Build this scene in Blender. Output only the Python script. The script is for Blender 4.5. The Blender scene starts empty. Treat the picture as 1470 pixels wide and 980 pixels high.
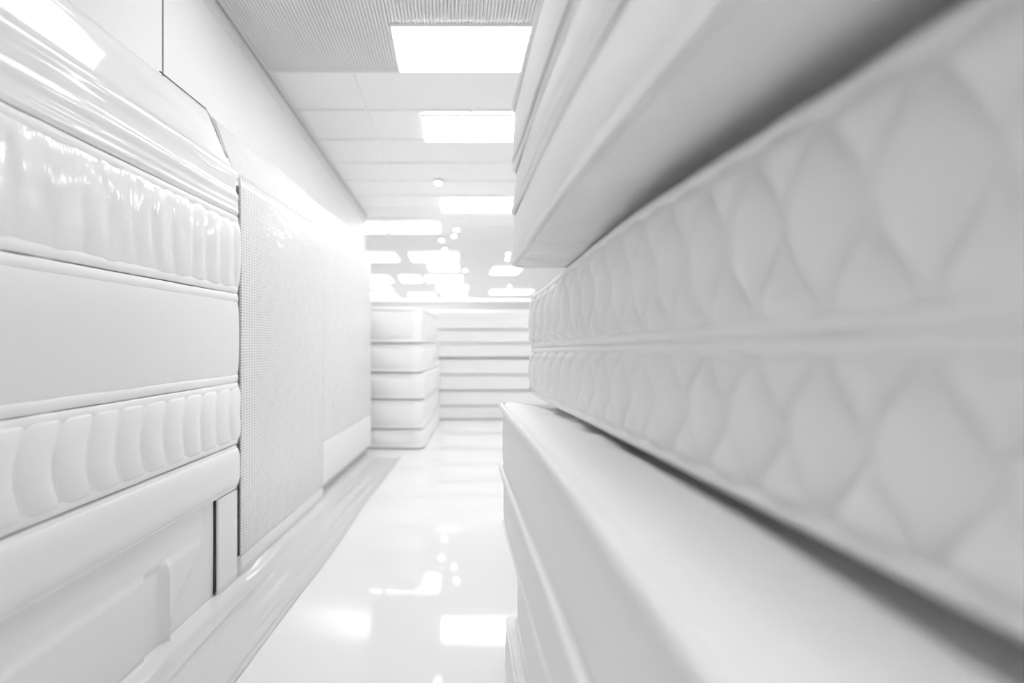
import bpy, math, random
import numpy as np
from mathutils import Vector, noise as mnoise

random.seed(4)
EYE = 1.55            # camera height, metres
scn = bpy.context.scene
COL = scn.collection
PI = math.pi

# ------------------------------------------------------------------ helpers
def tag(o, label=None, cat=None, group=None, kind=None):
    if label: o['label'] = label
    if cat: o['category'] = cat
    if group: o['group'] = group
    if kind: o['kind'] = kind
    return o

def mesh_obj(name, verts, faces, mat, parent=None, smooth=True, flip=False):
    me = bpy.data.meshes.new(name)
    if flip: faces = [tuple(reversed(f)) for f in faces]
    me.from_pydata([tuple(map(float, v)) for v in verts], [], faces)
    if smooth: me.polygons.foreach_set('use_smooth', [True] * len(me.polygons))
    me.materials.append(mat); me.update()
    o = bpy.data.objects.new(name, me); COL.objects.link(o)
    if parent: o.parent = parent
    return o

def empty(name, loc, rz=0.0):
    o = bpy.data.objects.new(name, None); COL.objects.link(o)
    o.location = loc; o.rotation_euler = (0, 0, rz); o.empty_display_size = .2
    return o

def box_data(x0, x1, y0, y1, z0, z1, V=None, F=None):
    if V is None: V, F = [], []
    n = len(V)
    V += [(x0,y0,z0),(x1,y0,z0),(x1,y1,z0),(x0,y1,z0),(x0,y0,z1),(x1,y0,z1),(x1,y1,z1),(x0,y1,z1)]
    F += [tuple(n+i for i in f) for f in ((0,3,2,1),(4,5,6,7),(0,1,5,4),(1,2,6,5),(2,3,7,6),(3,0,4,7))]
    return V, F

def boxes(name, lst, mat, parent=None, bevel=0.0):
    V, F = [], []
    for b in lst: box_data(*b, V, F)
    o = mesh_obj(name, V, F, mat, parent, smooth=False)
    if bevel:
        m = o.modifiers.new('bevel', 'BEVEL'); m.width = bevel; m.segments = 3
    return o

def n3(x, y, z=0.0, s=1.0):
    return mnoise.noise(Vector((x*s, y*s, z*s)))

# ------------------------------------------------------------------ materials
def new_mat(name):
    m = bpy.data.materials.new(name); m.use_nodes = True
    nt = m.node_tree; b = nt.nodes['Principled BSDF']
    return m, nt, b

def coords(nt, scale=(1,1,1)):
    tc = nt.nodes.new('ShaderNodeTexCoord'); mp = nt.nodes.new('ShaderNodeMapping')
    mp.inputs['Scale'].default_value = scale
    nt.links.new(tc.outputs['Object'], mp.inputs['Vector'])
    return mp.outputs['Vector']

def noise_bump(nt, scale, strength, dist, nscale=1.0, detail=3.0, prev=None, rough=.5):
    v = coords(nt, scale)
    n = nt.nodes.new('ShaderNodeTexNoise'); n.inputs['Scale'].default_value = nscale
    n.inputs['Detail'].default_value = detail; n.inputs['Roughness'].default_value = rough
    b = nt.nodes.new('ShaderNodeBump'); b.inputs['Strength'].default_value = strength
    b.inputs['Distance'].default_value = dist
    nt.links.new(v, n.inputs['Vector']); nt.links.new(n.outputs['Fac'], b.inputs['Height'])
    if prev is not None: nt.links.new(prev, b.inputs['Normal'])
    return b.outputs['Normal']

def fabric(name, col, rough=.55, wr=None, coat=0.0, coat_wr=None, coat_rough=.05, sheen=.0):
    m, nt, b = new_mat(name)
    b.inputs['Base Color'].default_value = (*[col]*3, 1); b.inputs['Roughness'].default_value = rough
    b.inputs['Specular IOR Level'].default_value = .4
    b.inputs['Sheen Weight'].default_value = sheen
    nrm = noise_bump(nt, (1,1,1), .12, .001, 260, 2)      # weave
    for w in (wr or []): nrm = noise_bump(nt, *w, prev=nrm)
    nt.links.new(nrm, b.inputs['Normal'])
    if coat:
        b.inputs['Coat Weight'].default_value = coat; b.inputs['Coat Roughness'].default_value = coat_rough
        cn = None
        for w in (coat_wr or []): cn = noise_bump(nt, *w, prev=cn)
        if cn: nt.links.new(cn, b.inputs['Coat Normal'])
    return m

W = .86
M_BORDER = fabric('smooth knit border', .89, .6, [((1,14,1.2), .5, .005, 5.0, 3)])
M_QUILT  = fabric('quilted knit border', .89, .5, [((1,22,2), .18, .003, 3.0, 2)])
M_PANEL  = fabric('mattress panel knit', .86, .55, [((1.6,8,1), .7, .012, 3.5, 3)])
M_TAPE   = fabric('piping tape', .90, .5, [((1,60,1), .3, .002, 1.0, 2)])
M_FILMQ  = fabric('quilted border under film', W, .5, None, .8,
                  [((1,7,1.6), .5, .012, 3.0, 3)], .08)
M_FILM   = fabric('film wrapped fabric', W, .5, None, 1.0,
                  [((1,.5,3.2), .22, .02, 2.0, 2)], .05)
M_PLAIN  = fabric('satin border', W, .45, [((1,.6,3), .08, .01, 3.0, 2)])
M_FAR    = fabric('far mattress fabric', .91, .6)

def perforated(name, dots=True):
    m, nt, b = new_mat(name)
    b.inputs['Roughness'].default_value = .45
    tc = nt.nodes.new('ShaderNodeTexCoord'); sp = nt.nodes.new('ShaderNodeSeparateXYZ')
    nt.links.new(tc.outputs['Object'], sp.inputs[0])
    def math_(op, a, c=None):
        n = nt.nodes.new('ShaderNodeMath'); n.operation = op
        for i, q in enumerate((a, c)):
            if q is None: continue
            if isinstance(q, (int, float)): n.inputs[i].default_value = q
            else: nt.links.new(q, n.inputs[i])
        return n.outputs[0]
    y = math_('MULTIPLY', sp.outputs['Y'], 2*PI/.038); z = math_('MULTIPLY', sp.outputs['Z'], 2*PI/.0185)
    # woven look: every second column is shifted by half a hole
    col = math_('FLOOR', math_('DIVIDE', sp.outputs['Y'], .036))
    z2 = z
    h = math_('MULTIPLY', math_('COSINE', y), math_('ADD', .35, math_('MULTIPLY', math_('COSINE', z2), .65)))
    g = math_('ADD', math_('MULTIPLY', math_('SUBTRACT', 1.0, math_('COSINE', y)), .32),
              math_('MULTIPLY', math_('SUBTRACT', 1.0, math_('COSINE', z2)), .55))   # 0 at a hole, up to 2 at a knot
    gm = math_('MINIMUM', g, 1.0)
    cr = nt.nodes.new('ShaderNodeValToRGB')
    cr.color_ramp.elements[0].position = .10; cr.color_ramp.elements[0].color = (.34,.34,.34,1)  # dark ramp end paints the shade inside the holes
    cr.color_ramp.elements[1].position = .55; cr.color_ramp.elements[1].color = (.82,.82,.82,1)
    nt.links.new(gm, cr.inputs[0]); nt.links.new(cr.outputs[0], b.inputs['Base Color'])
    bp = nt.nodes.new('ShaderNodeBump'); bp.inputs['Strength'].default_value = .5; bp.inputs['Distance'].default_value = .004
    nt.links.new(gm, bp.inputs['Height']); nt.links.new(bp.outputs[0], b.inputs['Normal'])
    b.inputs['Coat Weight'].default_value = .8; b.inputs['Coat Roughness'].default_value = .05
    cn = noise_bump(nt, (1,3,6), .5, .02, 3.0, 3)
    cn = noise_bump(nt, (1,1,1), .3, .006, 30.0, 2, prev=cn)
    nt.links.new(cn, b.inputs['Coat Normal'])
    return m
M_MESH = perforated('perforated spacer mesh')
M_CRINKLE = fabric('crinkled glossy film', .60, .5, None, .4,
                   [((1,5,9), .8, .022, 5.0, 5)], .06)

def plain(name, col, rough, spec=.5, metal=0.0):
    m, nt, b = new_mat(name)
    b.inputs['Base Color'].default_value = (*[col]*3, 1); b.inputs['Roughness'].default_value = rough
    b.inputs['Specular IOR Level'].default_value = spec; b.inputs['Metallic'].default_value = metal
    nt.links.new(noise_bump(nt, (1,1,1), .05, .002, 3.0, 2), b.inputs['Normal'])
    return m
M_WALL = plain('painted wall panel', .78, .45)
M_WALLB = plain('painted far wall', .92, .5)
M_CEIL = plain('ceiling tile', .92, .6)
M_TBAR = plain('ceiling grid bar', .92, .5)
M_RIB  = plain('ribbed metal ceiling', .86, .4)
M_TRIM = plain('white trim', .8, .4)
M_DARK = plain('dark seam', .06, .6)
M_GREY = plain('grey seam and shade line', .35, .5)
M_KICK = plain('grey plinth', .55, .5)

def floor_mat():
    m, nt, b = new_mat('polished white floor')
    b.inputs['Base Color'].default_value = (.80,.80,.80,1); b.inputs['Roughness'].default_value = .05
    b.inputs['Coat Weight'].default_value = .5; b.inputs['Coat Roughness'].default_value = .03
    nt.links.new(noise_bump(nt, (1,1,1), .03, .01, 1.2, 2), b.inputs['Normal'])
    return m
M_FLOOR = floor_mat()

def sheet_mat():
    m = bpy.data.materials.new('clear plastic sheet'); m.use_nodes = True
    nt = m.node_tree; nt.nodes.clear()
    out = nt.nodes.new('ShaderNodeOutputMaterial')
    tr = nt.nodes.new('ShaderNodeBsdfTransparent'); tr.inputs[0].default_value = (.99,.99,.99,1)
    df = nt.nodes.new('ShaderNodeBsdfDiffuse'); df.inputs[0].default_value = (.9,.9,.9,1)
    gl = nt.nodes.new('ShaderNodeBsdfGlossy'); gl.inputs['Roughness'].default_value = .04
    fr = nt.nodes.new('ShaderNodeFresnel'); fr.inputs[0].default_value = 1.22
    m1 = nt.nodes.new('ShaderNodeMixShader'); m1.inputs[0].default_value = .12
    m2 = nt.nodes.new('ShaderNodeMixShader')
    nt.links.new(tr.outputs[0], m1.inputs[1]); nt.links.new(df.outputs[0], m1.inputs[2])
    nt.links.new(fr.outputs[0], m2.inputs[0]); nt.links.new(m1.outputs[0], m2.inputs[1]); nt.links.new(gl.outputs[0], m2.inputs[2])
    nt.links.new(m2.outputs[0], out.inputs[0])
    nrm = noise_bump(nt, (3,.35,1), .35, .02, 3.0, 3)
    nt.links.new(nrm, gl.inputs['Normal'])
    return m
M_SHEET = sheet_mat()

def emit(name, s):
    m = bpy.data.materials.new(name); m.use_nodes = True
    nt = m.node_tree; nt.nodes.clear()
    out = nt.nodes.new('ShaderNodeOutputMaterial'); e = nt.nodes.new('ShaderNodeEmission')
    e.inputs['Strength'].default_value = s; e.inputs[0].default_value = (1,1,1,1)
    nt.links.new(e.outputs[0], out.inputs[0]); return m
M_LIGHT = emit('lit diffuser', 3.2)
M_LIGHT_FAR = emit('dimmed diffuser', 1.15)
M_LIGHT_REAR = emit('added rear diffuser', 3.0)  # for the unseen panel added behind the camera
M_LIGHT_MID = emit('soft diffuser', 1.0)
M_SPOT = emit('lit spot lamp', 4.0)

# ------------------------------------------------------------------ the room
ZC = EYE + 2.75                       # ceiling height
boxes('floor', [(-12,9,-4,34,-.1,0)], M_FLOOR)['kind'] = 'structure'
# ceiling slab + tile bars
boxes('ceiling', [(-12,9,-4,34,ZC+.03,ZC+.15)], M_CEIL)['kind'] = 'structure'
yb = [5.25+.9*i for i in range(32) if 5.25+.9*i < 33.9]
xb = [-11.2+1.27*i for i in range(16)]
o = boxes('trim_1', [(-11.9 if y > 11 else -1.9,8.9,y-.018,y+.018,ZC+.012,ZC+.03) for y in yb]
      + [(x-.018,x+.018,(5.25 if x > -1.9 else 11.3),33.9,ZC+.014,ZC+.03) for x in xb], M_TBAR); tag(o, 'white grid bars between the ceiling tiles', kind='structure')
# ribbed near ceiling
V, F = [], []
p = .03
x = -1.9
k = 0
while x < 2.6:
    box_data(x, x+p*.62, -3.9, 5.23, ZC-.002, ZC+.022, V, F); x += p
o = mesh_obj('trim_2', V, F, M_RIB, smooth=False); tag(o, 'finely ribbed grey ceiling lining near the viewer', kind='structure')
o = boxes('trim_3', [(-1.9,2.6,5.23,5.26,ZC-.004,ZC+.03)], M_TBAR); tag(o, 'end bar of the ribbed ceiling', kind='structure')
# wall left, panelled
WX = -1.9
boxes('wall_left', [(WX-.12,WX,-4,3.346,0,ZC+.03),(WX-.12,WX,3.364,3.975,0,ZC+.03),
                    (WX-.12,WX-.002,3.979,11.2,0,ZC+.03)], M_WALL)['kind'] = 'structure'
o = boxes('trim_4', [(WX-.11,WX-.001,3.346,3.364,0,ZC-.03)], M_DARK); tag(o, 'dark joint between the left wall panels', kind='structure')
o = boxes('trim_5', [(WX-.11,WX-.012,3.975,3.979,0,ZC)], M_GREY); tag(o, 'fine grey joint in the left wall', kind='structure')
o = boxes('trim_6', [(WX,WX+.04,-4,11.2,ZC-.012,ZC+.02)], M_TRIM); tag(o, 'white cornice along the left wall', kind='structure')
o = boxes('trim_7', [(WX,WX+.010,-4,11.2,ZC-.018,ZC-.0125)], M_GREY); tag(o, 'grey strip painted in as the shadow line of the cornice', kind='structure')  # grey strip stands in for the shade at the cornice
o = boxes('trim_8', [(WX-.03,WX+.012,-4,11.2,ZC-.16,ZC-.15)], M_TRIM); tag(o, 'fine bead below the cornice', kind='structure')
boxes('wall_back', [(-12,9,34,34.12,0,ZC)], M_WALLB)['kind'] = 'structure'
boxes('wall_right', [(9,9.12,-4,34,0,ZC)], M_WALL)['kind'] = 'structure'
boxes('wall_rear', [(-2,9,-4.12,-4,0,ZC)], M_WALL)['kind'] = 'structure'
boxes('wall_far_left', [(-12.12,-12,11.2,34,0,ZC),(-12,WX-.12,11.08,11.2,0,ZC)], M_WALL)['kind'] = 'structure'

# ceiling lights
LIGHTS = [
 (-.55,.71,4.43,5.2,'large bright ceiling panel at the edge of the ribbed ceiling, nearest to the viewer'),
 (-.38,.90,6.22,7.0,'second bright ceiling panel along the aisle, beyond the ribbed part'),
 (-.23,1.25,9.96,10.8,'third bright ceiling panel along the aisle, short strip beside the top right mattresses'),
 (-2.95,-1.64,11.9,12.9,'white strip panel past the left wall end, left one of a touching pair'),
 (-1.57,-.30,11.9,12.9,'white strip panel past the left wall end, right one of a touching pair'),
 (-3.3,-1.80,15.9,17.5,'blurred ceiling panel beyond the wall end, left one of the row over the far stacks'),
 (-1.39,.20,15.9,17.5,'blurred ceiling panel over the far stacks, widest one beyond the touching pair'),
 (-.9,.23,18.3,19.8,'short blurred ceiling panel just behind the widest one'),
 (1.5,2.6,19,20.8,'small bright ceiling panel right next to the overhanging mattress corner'),
 (-3.6,-2.7,21.4,23.6,'far blurred ceiling panel, leftmost of the row of three over the far stacks'),
 (-2.3,-1.4,21.4,23.6,'far blurred ceiling panel, middle of the row of three over the far stacks'),
 (-1.17,.43,21.4,23.6,'far blurred ceiling panel, rightmost and longest of the row of three'),
 (-4.1,-3.2,25.3,27.8,'far faint ceiling panel low over the left far stack, second row from the back'),
 (-.83,.76,25.3,27.8,'far ceiling panel low over the junction of the far stacks, second row from the back'),
 (2.1,4.4,27.5,29.5,'far wide ceiling panel just under the overhanging mattress corner'),
 (-4.9,-3.4,29.4,32,'hindmost ceiling panel, low over the left far stack'),
 (-2.6,-1.1,29.4,32,'hindmost ceiling panel, between the outer two of the last row'),
 (-.6,.8,29.4,32,'hindmost ceiling panel, low over the right far stack'),
 # out of frame: first inferred from a reflection, the rest added for illumination
 (-1.40,-.1,2.9,3.8,'ceiling panel above the near aisle'),
 (-.9,.4,-1.6,-.6,'added unseen ceiling panel behind the viewer'),
 (3.2,4.4,1.2,2.2,'added unseen ceiling panel above the right side of the near stacks'),
 (3.2,4.4,6.0,7.0,'added unseen ceiling panel above the right side beyond the near stacks'),
 (-6,-4.6,14,15.5,'added unseen ceiling panel over the widened hall'),
 (5.2,6.6,12,13.5,'added unseen ceiling panel over the right of the hall'),
]
for i, (x0,x1,y0,y1,lab) in enumerate(LIGHTS):
    root = empty('ceiling_light', ((x0+x1)/2,(y0+y1)/2,ZC), 0)
    tag(root, lab, 'ceiling light', 'panel lights in the ceiling')
    a, b = (x1-x0)/2, (y1-y0)/2
    t = .02
    boxes('frame', [(-a,a,-b,-b+t,-.022,.02),(-a,a,b-t,b,-.022,.02),(-a,-a+t,-b+t,b-t,-.022,.02),(a-t,a,-b+t,b-t,-.022,.02)], M_TBAR, root)
    boxes('diffuser', [(-a+t,a-t,-b+t,b-t,-.012,.0)], M_LIGHT_FAR if y0 > 11 else (M_LIGHT_MID if y0 == 2.9 else M_LIGHT_REAR if y0 < 0 else M_LIGHT), root)

# small spot lamps (blurred discs)
def lathe(name, prof, n, mat, parent=None, smooth=True):
    V, F = [], []
    for r, z in prof:
        for j in range(n):
            a = 2*PI*j/n; V.append((r*math.cos(a), r*math.sin(a), z))
    for i in range(len(prof)-1):
        for j in range(n):
            F.append((i*n+j, i*n+(j+1)%n, (i+1)*n+(j+1)%n, (i+1)*n+j))
    F.append(tuple(range(n))[::-1]); F.append(tuple((len(prof)-1)*n+j for j in range(n)))
    return mesh_obj(name, V, F, mat, parent, smooth)
SPOTS = [(-.25,8.79,'beside the third panel'),(.09,12.45,'right of the touching pair, upper one'),(.03,13.2,'right of the touching pair, lower one'),
         (-.30,13.75,'above the widest blurred panel, upper one'),(-.24,15.1,'above the widest blurred panel, lower one'),
         (.46,19.6,'right of the short blurred panel'),(1.72,15.9,'left of the overhanging mattress corner, uppermost'),
         (1.8,16.9,'left of the overhanging mattress corner, middle'),(2.8,25.2,'just under the overhanging mattress corner, upper'),(3.0,27.0,'just under the overhanging mattress corner, lower')]
for x,y,lab in SPOTS:
    root = empty('spot_lamp', (x,y,ZC))
    tag(root, 'small round ceiling spot lamp ' + lab, 'spot lamp', 'round spot lamps in the ceiling')
    lathe('housing', [(.075,.02),(.075,-.02),(.062,-.03),(.055,-.02)], 20, M_TRIM, root)
    lathe('bulb', [(.05,-.018),(.05,-.034),(.035,-.05),(.01,-.058)], 20, M_SPOT, root)

# ------------------------------------------------------------------ mattress builder
def outline(L, Wd, rc, ds):
    """clockwise-from-near-left outline of a rounded rectangle: list of (u, v, nu, nv, s)"""
    pts = []
    def line(a, b, n):
        d = math.dist(a, b); k = max(2, int(d/ds))
        for i in range(k): t = i/k; pts.append((a[0]+(b[0]-a[0])*t, a[1]+(b[1]-a[1])*t, *n))
    def arc(c, a0, a1):
        k = 10
        for i in range(k):
            a = a0+(a1-a0)*i/k; pts.append((c[0]+rc*math.cos(a), c[1]+rc*math.sin(a), math.cos(a), math.sin(a)))
    line((0,rc),(0,L-rc),(-1,0)); arc((rc,L-rc),PI,PI/2)
    line((rc,L),(Wd-rc,L),(0,1)); arc((Wd-rc,L-rc),PI/2,0)
    line((Wd,L-rc),(Wd,rc),(1,0)); arc((Wd-rc,rc),0,-PI/2)
    line((Wd-rc,0),(rc,0),(0,-1)); arc((rc,rc),-PI/2,-PI)
    s = 0; out = []
    for i, q in enumerate(pts):
        if i: s += math.dist(q[:2], pts[i-1][:2])
        out.append((*q, s))
    return out

def q_diamond(p=.157, amp=.012, ogee=-.028, v0=0.0):
    def f(s, w):
        w2 = w + ogee*math.sin(4*PI*w)
        a = abs(math.sin(PI*((s-v0)/p + w2))); b = abs(math.sin(PI*((s-v0)/p - w2)))
        return amp*((a*b)**.5 - .18*math.exp(-(min(a,b)/.10)**2)) * min(1, 7*w, 7*(1-w))
    return f
def q_scallop(p=.16, amp=.025):
    def f(s, w):
        ph = s/p + .35*math.sin(PI*w) + .12*n3(s*2, w*2, 3)
        return amp*(abs(math.sin(PI*ph)))**.5 * math.sin(PI*min(1,max(0,w)))**.35
    return f
def q_crinkle(p=.15, amp=.012):
    def f(s, w):
        ph = s/p + .25*math.sin(3*w+1.3*n3(s*3,0,1)) + .25*n3(s*4, w*3, 7)
        return amp*abs(math.sin(PI*ph))**.7*math.sin(PI*w)**.4*(.45+.55*smooth((s-.9)/.8)) + .007*n3(s*11, w*2.5, 2)
    return f

def mattress(name, label, cat, loc, rz, L, Wd, H, rc=.1, side=1, quilt=None, bulge=.012, pipe=.013, pipe_out=.004,
             zb=None, zt=None, mats=(None,None,None), crown=.014, rows=26, ds=.016, tuft=None, group=None, wob=.0, tape=1.0, tout=.75,
             end_in=0.0):
    bm_, pm, tm = mats
    root = empty(name, loc, rz); tag(root, label, cat, group)
    O = outline(L, Wd, rc, ds); N = len(O)
    zb = zb or (lambda u, v: 0.0); zt = zt or (lambda u, v: 0.0)
    def P(u, v, w, z):     # w = relative height for the deformation
        dz = (1-w)*zb(u, v) + w*zt(u, v)
        return (side*u, v, z + dz)
    inset = crown            # border height runs from inset to H-inset
    hb = H - 2*inset
    V, F = [], []
    for r in range(rows+1):
        w = r/rows
        for (u, v, nu, nv, s) in O:
            d = bulge*(1-(2*w-1)**4)
            if quilt: d += quilt(s, w)
            if wob: d += wob*n3(s*1.6, w*1.2, L)
            e = min(1.0, w*hb/.012, (1-w)*hb/.012)
            d -= .010*(1-e)**2
            V.append(P(u+nu*d, v+nv*d, w, inset+hb*w))
    for r in range(rows):
        for j in range(N):
            k = (j+1) % N
            F.append((r*N+j, r*N+k, (r+1)*N+k, (r+1)*N+j))
    fl = (side > 0)
    mesh_obj('border', V, F, bm_, root, flip=fl)
    # panels
    cu, cv = Wd/2, L/2
    S = [1-.5*(i/34)**1.6 if i < 34 else .5-(i-34)/9*.5 for i in range(43)]
    S = S[:-1]
    for which in (0, 1):
        V, F = [], []
        for s_ in S:
            for (u, v, nu, nv, s) in O:
                uu, vv = cu+(u-cu)*s_, cv+(v-cv)*s_
                de = min(uu, Wd-uu, vv, L-vv); de = max(0, de)
                c = crown*min(1, (de/.07))**.5 if de > 0 else 0
                t = tuft(uu, vv) if tuft else 0.0
                t *= min(1, de/.05)
                if which: z = H-inset + c - t
                else: z = inset - c + t
                V.append(P(uu, vv, float(which), z))
        for r in range(len(S)-1):
            for j in range(N):
                k = (j+1) % N
                F.append((r*N+j, r*N+k, (r+1)*N+k, (r+1)*N+j))
        n = len(V); V.append(P(cu, cv, float(which), (H if which else 0)))
        for j in range(N): F.append(((len(S)-1)*N+j, (len(S)-1)*N+(j+1) % N, n))
        mesh_obj('top_panel' if which else 'bottom_panel', V, F, tm, root, flip=fl if which else not fl)
    # piping tapes
    K = 10
    for w in (0.0, 1.0):
        V, F = [], []
        zc = inset + hb*w + (pipe*.35 if w == 0 else -pipe*.35)
        for (u, v, nu, nv, s) in O:
            wv = .0022*n3(s*2.2, w*5, L) + .0012*n3(s*9, w*5, 1)
            for q in range(K):
                a = 2*PI*q/K
                d = pipe_out + pipe*tout*math.cos(a) + wv; dz = pipe*tape*math.sin(a) + wv
                V.append(P(u+nu*d, v+nv*d, w, zc+dz))
        for j in range(N):
            k = (j+1) % N
            for q in range(K):
                F.append((j*K+q, j*K+(q+1) % K, k*K+(q+1) % K, k*K+q))
        mesh_obj('piping', V, F, pm, root, flip=fl)
    return root

def smooth(t):
    t = min(1, max(0, t)); return t*t*(3-2*t)

# ------------------------------------------------------------------ right hand stacks
def right(X0, slope, yn):
    return (X0 + slope*yn, yn), -math.atan(slope)

NB = (M_BORDER, M_TAPE, M_PANEL)
YN = 0.0
# the big quilted pair M1 (upper) / M2 (lower); local v = distance from the near end
(mx, my), mr = right(.588, -.045, YN)
LM = 3.0
def m_top(u, v):   # droops and rounds towards the far end
    return -.105*smooth((v-1.25)/1.75) - .05*smooth(u/.12)*(1-smooth((v-.9)/1.0))
def m_seam(u, v):
    return .028 - .022*v - .0
Z_SEAM = EYE + .0
mattress('quilted_mattress', 'thick diamond quilted white mattress, upper of the two big quilted ones on the right',
         'mattress', (mx, my, Z_SEAM), mr, LM, 1.55, .365, rc=.12, quilt=q_diamond(amp=.025), zb=m_seam, zt=m_top, bulge=.012, pipe=.016,
         pipe_out=.006, crown=.0095, mats=(M_QUILT, M_TAPE, M_PANEL), rows=56, ds=.008, group='big quilted mattresses of the right pile')
mattress('quilted_mattress', 'thick diamond quilted white mattress, lower of the two big quilted ones on the right',
         'mattress', (mx, my, Z_SEAM-.29), mr, LM, 1.55, .29, rc=.12, quilt=q_diamond(amp=.025), zb=lambda u,v: -.004*v, zt=m_seam, bulge=.012, pipe=.016,
         pipe_out=.006, crown=.0095, mats=(M_QUILT, M_TAPE, M_PANEL), rows=56, ds=.008, group='big quilted mattresses of the right pile')
# the overhanging upper mattresses
(tx, ty), tr = right(.327, -.027, YN)
LT = 2.25
def t_bot(u, v): return -.050*smooth((v-1.2)/1.05) + .065*smooth((u-.05)/.25)*(1-smooth((v-1.1)/1.0))
def tuft_t(u, v): return (.002+.018*smooth((v-1.1)/.9))*abs(n3(u*2.5, v*13, 6))*1.6
mattress('plain_mattress', 'smooth white mattress overhanging the big quilted pair, its shaded underside in view',
         'mattress', (tx, ty, EYE+.366), tr, LT, 1.75, .25, rc=.09, zb=t_bot, zt=lambda u,v: -.045*smooth((v-1.2)/1.05), bulge=.012, pipe=.012, pipe_out=.011,
         mats=NB, rows=22, tuft=tuft_t, wob=.008, group='smooth mattresses of the upper right pile')
mattress('plain_mattress', 'smooth white mattress second above the quilted pair, between two others',
         'mattress', (tx+.004, ty, EYE+.618), tr, LT-.005, 1.75, .19, rc=.09, zb=lambda u,v: -.045*smooth((v-1.2)/1.05), zt=lambda u,v: -.06*smooth((v-1.2)/1.05),
         bulge=.01, pipe=.012, pipe_out=.011, mats=NB, rows=18, wob=.01, group='smooth mattresses of the upper right pile')
mattress('plain_mattress', 'smooth white mattress lying topmost of the upper right pile, beside the nearest ceiling panel',
         'mattress', (tx-.002, ty, EYE+.810), tr, LT-.012, 1.75, .27, rc=.09, zb=lambda u,v: -.06*smooth((v-1.2)/1.05), zt=lambda u,v: -.07*smooth((v-1.2)/1.05),
         bulge=.012, pipe=.012, pipe_out=.011, mats=NB, rows=22, wob=.008, group='smooth mattresses of the upper right pile')
# the lower pile
(ax, ay), ar = right(.222, .0136, YN)
def a_top(u, v):
    edge = .035*(1-smooth(u/.26))
    dip = -.055*smooth((u-.22)/.15)*(1-smooth((v-1.5)/.9))
    return edge + dip - .045*smooth((v-.9)/1.7)
def tuft_a(u, v):
    k = smooth((u-.05)/.12)
    return .004*k*n3(u*5,v*3,1) + .022*k*smooth((v-1.1)/.9)*(n3(u*5, v*11, 2)+.4*n3(u*9, v*26, 4)) + .0
mattress('plain_mattress', 'smooth white mattress directly under the big quilted pair, its top face jutting out',
         'mattress', (ax, ay, EYE-.60), ar, 2.66, 1.95, .305, rc=.11, zb=lambda u,v: -.055*smooth((v-.9)/1.6), zt=a_top, bulge=.010, pipe=.017, pipe_out=.013,
         mats=NB, rows=24, ds=.014, tuft=tuft_a, wob=.006, group='smooth mattresses of the lower right pile')
mattress('plain_mattress', 'thinner smooth white mattress second below the big quilted pair on the right of the aisle',
         'mattress', (ax+.002, ay, EYE-.835), ar, 2.64, 1.93, .232, rc=.10, zb=lambda u,v: -.085*smooth((v-.9)/1.7), zt=lambda u,v: -.055*smooth((v-.9)/1.6),
         bulge=.008, pipe=.010, mats=NB, rows=20, ds=.016, wob=.006, group='smooth mattresses of the lower right pile')
mattress('plain_mattress', 'creased white mattress set back in the low right pile, above the bottom one',
         'mattress', (ax+.055, ay, EYE-1.315), ar, 2.45, 1.85, .478, rc=.10, zt=lambda u,v: -.085*smooth((v-.9)/1.7), bulge=.012, pipe=.012, pipe_out=.011,
         mats=(fabric('creased border', .89, .6, [((1,16,1.5), .8, .006, 5.0, 4)]), M_TAPE, M_PANEL), rows=24, wob=.012, group='smooth mattresses of the lower right pile')
mattress('plain_mattress', 'white mattress at the very bottom of the right pile, on the shiny floor',
         'mattress', (ax+.004, ay, 0.0), ar, 2.5, 1.95, EYE-1.317, rc=.07, bulge=.010, pipe=.010,
         mats=NB, rows=16, wob=.006, group='smooth mattresses of the lower right pile')

# ------------------------------------------------------------------ left hand: plane X = -1.665 + .0776 Y
LS = .0776; LX = -1.665
def left(yn, out=0.0):
    th = -math.atan(LS)
    return (LX + LS*yn + out*math.cos(th), yn + out*math.sin(th)), th
YS = 1.15                      # near end of the left stack
(lx, ly), lr = left(YS)
LL = (3.352-YS)/math.cos(lr)
WL = .27
LM_ = dict(side=-1, rows=26, ds=.013, pipe=.028, pipe_out=.0, crown=.0145, tout=.4)
def wig(v): return .004*n3(v*1.5, 3)
mattress('quilted_mattress', 'film covered white mattress with crinkled quilted side, just below the glossy wrapped one',
         'mattress', (lx, ly, EYE+.314), lr, LL, WL, .494, rc=.03, quilt=q_crinkle(), bulge=.018, mats=(M_FILMQ, M_TAPE, M_PANEL), **LM_)
mattress('plain_mattress', 'tall smooth white mattress in the middle of the left stack',
         'mattress', (lx, ly, EYE-.262), lr, LL, WL, .566, rc=.03, bulge=.016, mats=(M_PLAIN, M_TAPE, M_PANEL), **LM_)
mattress('quilted_mattress', 'white mattress with scalloped quilting on its side, second lowest of the left stack',
         'mattress', (lx, ly, EYE-.660), lr, LL, WL, .390, rc=.03, quilt=q_scallop(), bulge=.008, mats=(M_QUILT, M_TAPE, M_PANEL), **LM_)
mattress('plain_mattress', 'smooth white mattress with bulging rounded lower edge, lowest of the left stack',
         'mattress', (lx, ly, EYE-.965), lr, LL, WL, .302, rc=.03, bulge=.022,
         mats=(M_PLAIN, M_TAPE, M_PANEL), side=-1, rows=24, ds=.013, pipe=.020, pipe_out=-.012, crown=.02)

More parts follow.
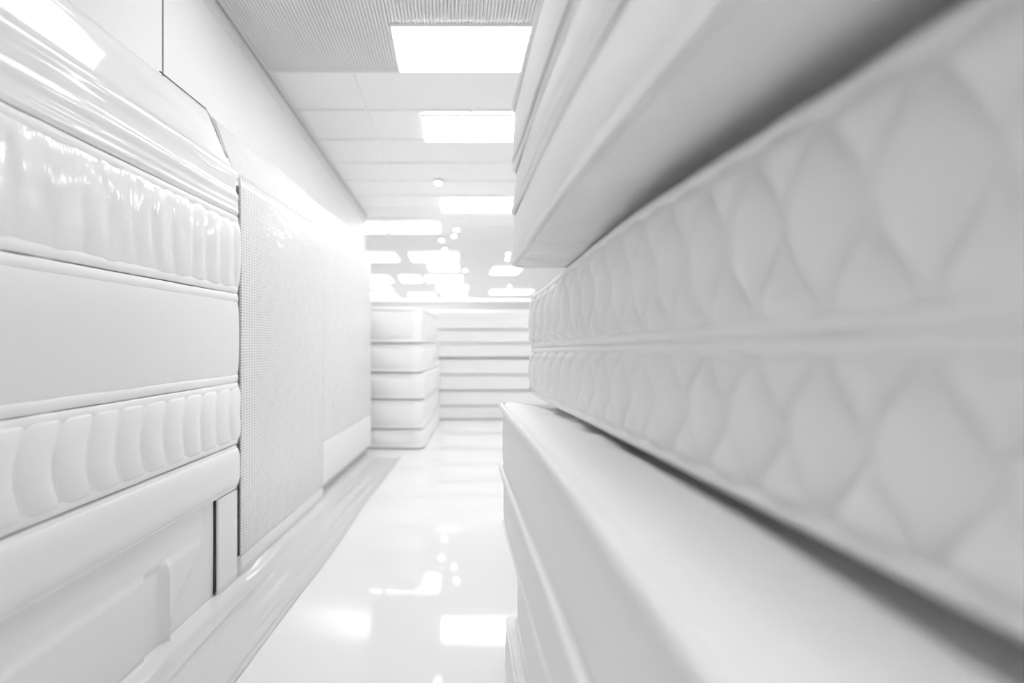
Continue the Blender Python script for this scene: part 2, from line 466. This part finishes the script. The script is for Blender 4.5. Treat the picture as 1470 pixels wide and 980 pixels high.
def extrude_profile(name, prof, y0, y1, mat, parent, n=90, end_r=.0, wob=None, rnd=True, near_r=0.0, caps=True):
    """prof: list of (u,z) seen along the plane; extruded from local v=y0..y1"""
    V, F = [], []
    vs = [y0+(y1-y0)*i/n for i in range(n+1)]
    extra = [y1-end_r*(1-math.sin(PI/2*k/8)) for k in range(1, 9)] if end_r else []
    vs = sorted(set([v for v in vs if v < y1-end_r] + extra + [y1])) if end_r else vs
    for v in vs:
        pull = 0
        if end_r and v > y1-end_r:
            t = (v-(y1-end_r))/end_r; pull = end_r*(1-math.sqrt(max(0, 1-t*t)))
        for i, (u, z) in enumerate(prof):
            du, dz = wob(v, i, u, z) if wob else (0, 0)
            V.append((u-pull+du, v, z+dz - (pull*.4 if z > EYE+.9 else 0)))
    m = len(prof)
    for a in range(len(vs)-1):
        for i in range(m-1):
            F.append((a*m+i, (a+1)*m+i, (a+1)*m+i+1, a*m+i+1))
    if caps:
        F.append(tuple(range(m))); F.append(tuple((len(vs)-1)*m+i for i in range(m))[::-1])
    return mesh_obj(name, V, F, mat, parent)

def densify(ctrl, step=.012):
    """Catmull-Rom through the control points"""
    out = []
    C = [ctrl[0]] + ctrl + [ctrl[-1]]
    for i in range(1, len(C)-2):
        p0, p1, p2, p3 = C[i-1], C[i], C[i+1], C[i+2]
        k = max(2, int(math.dist(p1, p2)/step))
        for j in range(k):
            t = j/k
            out.append(tuple(.5*((2*p1[a]) + (-p0[a]+p2[a])*t + (2*p0[a]-5*p1[a]+4*p2[a]-p3[a])*t*t + (-p0[a]+3*p1[a]-3*p2[a]+p3[a])*t**3) for a in (0, 1)))
    out.append(ctrl[-1]); return out

# L0: glossy film wrapped thick mattress on top of the left stack
root = empty('wrapped_mattress', (lx, ly, 0), lr)
tag(root, 'thick glossy plastic wrapped white mattress with sloping top, topmost of the left stack', 'mattress')
E = EYE
prof = densify([(-.28,E+.815),(-.03,E+.815),(.006,E+.825),(.012,E+.845),(.008,E+.862),(.011,E+.880),(.008,E+.90),(.011,E+.918),(.014,E+.938),
                (.012,E+.955),(-.002,E+.975),(.000,E+1.03),(.006,E+1.075),(.000,E+1.105),(-.022,E+1.125),(-.05,E+1.17),(-.115,E+1.32),(-.175,E+1.47),(-.195,E+1.50),(-.225,E+1.508),(-.29,E+1.508)])
def wobL(v, i, u, z):
    k = 1.0 if u > -.26 else 0
    return (k*(.006*n3(v*1.3, z*2.2, 1)+.004*n3(v*2.5, z*9, 5)), k*.012*n3(v*.9, z*3, 9))
extrude_profile('wrapped_body', prof, 0, LL+.006, M_FILM, root, n=120, end_r=.03, wob=wobL)
def tube(name, pts, r, mat, parent=None, K=8):
    V, F = [], []
    for i, p in enumerate(pts):
        a = Vector(pts[max(0, i-1)]); b = Vector(pts[min(len(pts)-1, i+1)]); d = (b-a).normalized()
        s = d.cross(Vector((0,0,1)) if abs(d.z) < .9 else Vector((1,0,0))).normalized(); t = d.cross(s)
        for q in range(K):
            an = 2*PI*q/K; V.append(Vector(p) + r*(math.cos(an)*s + math.sin(an)*t))
    for i in range(len(pts)-1):
        for q in range(K): F.append((i*K+q, i*K+(q+1) % K, (i+1)*K+(q+1) % K, (i+1)*K+q))
    F.append(tuple(range(K))[::-1]); F.append(tuple((len(pts)-1)*K+q for q in range(K)))
    return mesh_obj(name, V, F, mat, parent)
o = tube('edge_seam', [(-.198,LL-.50+.02*i,E+1.512) for i in range(24)], .004, M_DARK, root); o['label'] = 'dark seam along the top edge of the film'
o = tube('film_weld', [(-.188,LL-.052,E+1.50),(-.14,LL-.045,E+1.40),(-.085,LL-.045,E+1.26),(-.05,LL-.04,E+1.19)], .0035, M_GREY, root); o['label'] = 'grey weld down the film corner'

# base under the left stack, draped in folded sheet
root = empty('mattress_base', (lx, ly, 0), lr)
tag(root, 'white draped base with vertical folds carrying the left stack, standing on the floor', 'bed base')
V, F = [], []
vb = [i*.008 for i in range(int((3.125-YS)/.008)+1)]; zs = [0+.0098*i for i in range(61)]
def base_out(v, z):
    Y = v+YS; zr = z-EYE
    o = -.035
    top = smooth((-1.13-zr)/.05)       # folded flap below a soft step
    if Y < 2.49: o += .010*top
    f1 = smooth((Y-2.49)/.02)*(1-smooth((Y-2.63)/.05)); o += (-.012*f1*top)
    o += .020*math.exp(-((Y-2.655)/.022)**2)*top
    dg = 2.66+(3.02-2.66)*smooth((zr+1.50)/.42)       # diagonal crease
    if Y > 2.66: o += (.010 if Y < dg else 0)*smooth((dg-Y)/.02+.5)*top + .012*math.exp(-((Y-dg)/.012)**2)
    o += .004*n3(Y*3, zr*3, 2)
    return o
for v in vb:
    for z in zs: V.append((base_out(v, z), v, z))
m = len(zs)
for a in range(len(vb)-1):
    for i in range(m-1): F.append((a*m+i, (a+1)*m+i, (a+1)*m+i+1, a*m+i+1))
mesh_obj('draped_sheet', V, F, M_PLAIN, root)
boxes('base_box', [(-.26,-.075,.0,3.12-YS,.0,.580)], M_PLAIN, root)
boxes('corner_post', [(-.26,-.006,3.132-YS,3.362-YS,.0,.582)], M_PLAIN, root, bevel=.008)
boxes('post_gap', [(-.20,-.022,3.127-YS,3.1305-YS,.0,.58)], M_DARK, root)['label'] = 'dark slot beside the corner post'

# mesh fabric upright panels in film
def panel(label, y0, y1, out, zlo, mesh_lo, seam):
    (px, py), r = left(y0, out)
    root = empty('upright_mattress', (px, py, 0), r); tag(root, label, 'mattress', 'film wrapped upright mattresses on the left')
    Lp = (y1-y0)/math.cos(r) - .012
    wobp = lambda v, i, u, z: (.004*n3(v*2, z*1.2, 4), 0)
    lowp = densify([(-.20,zlo),(-.03,zlo),(-.004,zlo+.012),(0,zlo+.04),(.003,(zlo+mesh_lo)/2),(0,mesh_lo-.02),(-.006,mesh_lo)], .02)
    extrude_profile('lower_border', lowp, 0, Lp, M_PLAIN, root, n=60, end_r=.03, wob=wobp)
    mp = densify([(-.006,mesh_lo),(0,mesh_lo+.02),(.006,E),(0,E+1.03),(-.010,E+1.055)], .02)
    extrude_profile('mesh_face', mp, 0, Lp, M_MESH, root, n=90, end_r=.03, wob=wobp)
    tp = densify([(-.010,E+1.055),(-.03,E+1.10),(-.07,E+1.20),(-.12,E+1.32),(-.17,E+1.46),(-.195,E+1.49),(-.22,E+1.495),(-.26,E+1.495)], .012)
    wobt = lambda v, i, u, z: ((.006*n3(v*4, z*6, 4)+.0025*n3(v*16, z*22, 1))*smooth((z-E-1.06)/.05), .006*n3(v*4, z*9, 8))
    extrude_profile('film_top', tp, 0, Lp, M_CRINKLE, root, n=200, end_r=.03, wob=wobt)
    boxes('core', [(-.26,-.04,.01,Lp-.035,zlo+.01,E+1.04)], M_PLAIN, root)
    if seam:
        boxes('plinth', [(-.24,-.06,.0,Lp-.02,0,zlo+.012)], M_KICK, root)
    return root
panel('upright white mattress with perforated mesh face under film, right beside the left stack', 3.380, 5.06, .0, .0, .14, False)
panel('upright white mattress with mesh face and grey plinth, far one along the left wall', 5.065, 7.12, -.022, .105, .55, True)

# plastic sheet on the floor along the left
V, F = [], []
ny, nx = 260, 130
(fx, fy), fr = left(1.9)
for a in range(ny+1):
    v = 5.0*a/ny
    wd = .50 + .03*n3(v*.8, 2) - .06*v/5
    for i in range(nx+1):
        t = i/nx; u = .005 + wd*t
        z = .006 + .045*math.exp(-((u-.03)/.05)**2) + .008*abs(n3(u*7+v*.25, v*.5, 3))*2 + .006*max(0, n3(u*16, v*1.1, 8))
        z += .014*math.exp(-((t-.97)/.03)**2)
        for uc, h in ((.20,.02),(.31,.022),(.40,.016)):
            z += h*math.exp(-((u-uc-.03*n3(v*.9,uc*9))/.007)**2)*smooth(n3(v*.7,uc*20)*3+.6)
        z *= min(1, (1-t)/.02+.15)
        V.append((u, v, z))
for a in range(ny):
    for i in range(nx): q = a*(nx+1)+i; F.append((q, q+1, q+nx+2, q+nx+1))
o = mesh_obj('plastic_sheet', V, F, M_SHEET); o.location = (fx, fy, 0); o.rotation_euler = (0,0,fr)
tag(o, 'clear wrinkled plastic sheet lying on the floor along the left stack', 'plastic sheet')

# ------------------------------------------------------------------ far stacks
FM = dict(rows=10, ds=.05, crown=.026, pipe=.018, pipe_out=.006, bulge=.014, mats=(M_FAR, M_TAPE, M_FAR), wob=.03)
def far_stack(levels, x, y, rz, L, Wd, labs, grp, shifts):
    for k, (z0, z1) in enumerate(levels):
        H = z1-z0
        root = mattress('plain_mattress', labs[k], 'mattress', (x+shifts[k], y, EYE+z0), rz, L, Wd, H-.004, rc=.14, group=grp, **FM)
# left far stack: right front corner at X=-.43, Y=7.45
lv = [(-1.55,-1.265),(-1.265,-.84),(-.84,-.455),(-.455,-.03),(-.03,.50)]
far_stack(lv, -1.76, 7.45, -math.atan(.066), 2.7, 1.33,
          ['blurred white mattress at the bottom of the left far stack, on the floor','blurred white mattress second from the floor in the left far stack',
           'blurred white mattress in the middle of the left far stack','blurred white mattress second from the top of the left far stack',
           'blurred thick white mattress topmost of the left far stack'], 'mattresses of the left far stack', [0,-.01,.01,-.02,-.04])
lv = [(-1.55,-1.28),(-1.28,-.98),(-.97,-.66),(-.66,-.34),(-.32,-.05),(-.03,.235),(.235,.62)]
far_stack(lv, -.52, 10.17, 0, 2.0, 2.65,
          ['blurred white mattress at the bottom of the right far stack, on the floor','blurred white mattress second from the floor in the right far stack',
           'blurred white mattress third from the floor in the right far stack','blurred white mattress exactly midway in the right far stack',
           'blurred white mattress third from the top of the right far stack','blurred white mattress second from the top of the right far stack',
           'blurred thick white mattress topmost of the right far stack'], 'mattresses of the right far stack', [0,0,.02,.01,-.02,.0,.01])

# ------------------------------------------------------------------ light, camera
w = bpy.data.worlds.new('World'); scn.world = w; w.use_nodes = True
w.node_tree.nodes['Background'].inputs[0].default_value = (1,1,1,1)
w.node_tree.nodes['Background'].inputs[1].default_value = 1.0

cam = bpy.data.cameras.new('camera'); co = bpy.data.objects.new('camera', cam); COL.objects.link(co)
co.location = (0,0,EYE); co.rotation_euler = (PI/2,0,0)
cam.sensor_width = 36; cam.lens = 18.0; cam.shift_x = 85/1470; cam.clip_start = .01; cam.clip_end = 100
cam.dof.use_dof = True; cam.dof.focus_distance = 2.6; cam.dof.aperture_fstop = .62
scn.camera = co
scn.cycles.max_bounces = 12; scn.cycles.diffuse_bounces = 8
scn.view_settings.view_transform = 'Standard'; scn.view_settings.look = 'None'
scn.view_settings.exposure = 2.22; scn.view_settings.gamma = 1.0; scn.view_settings.use_curve_mapping = False
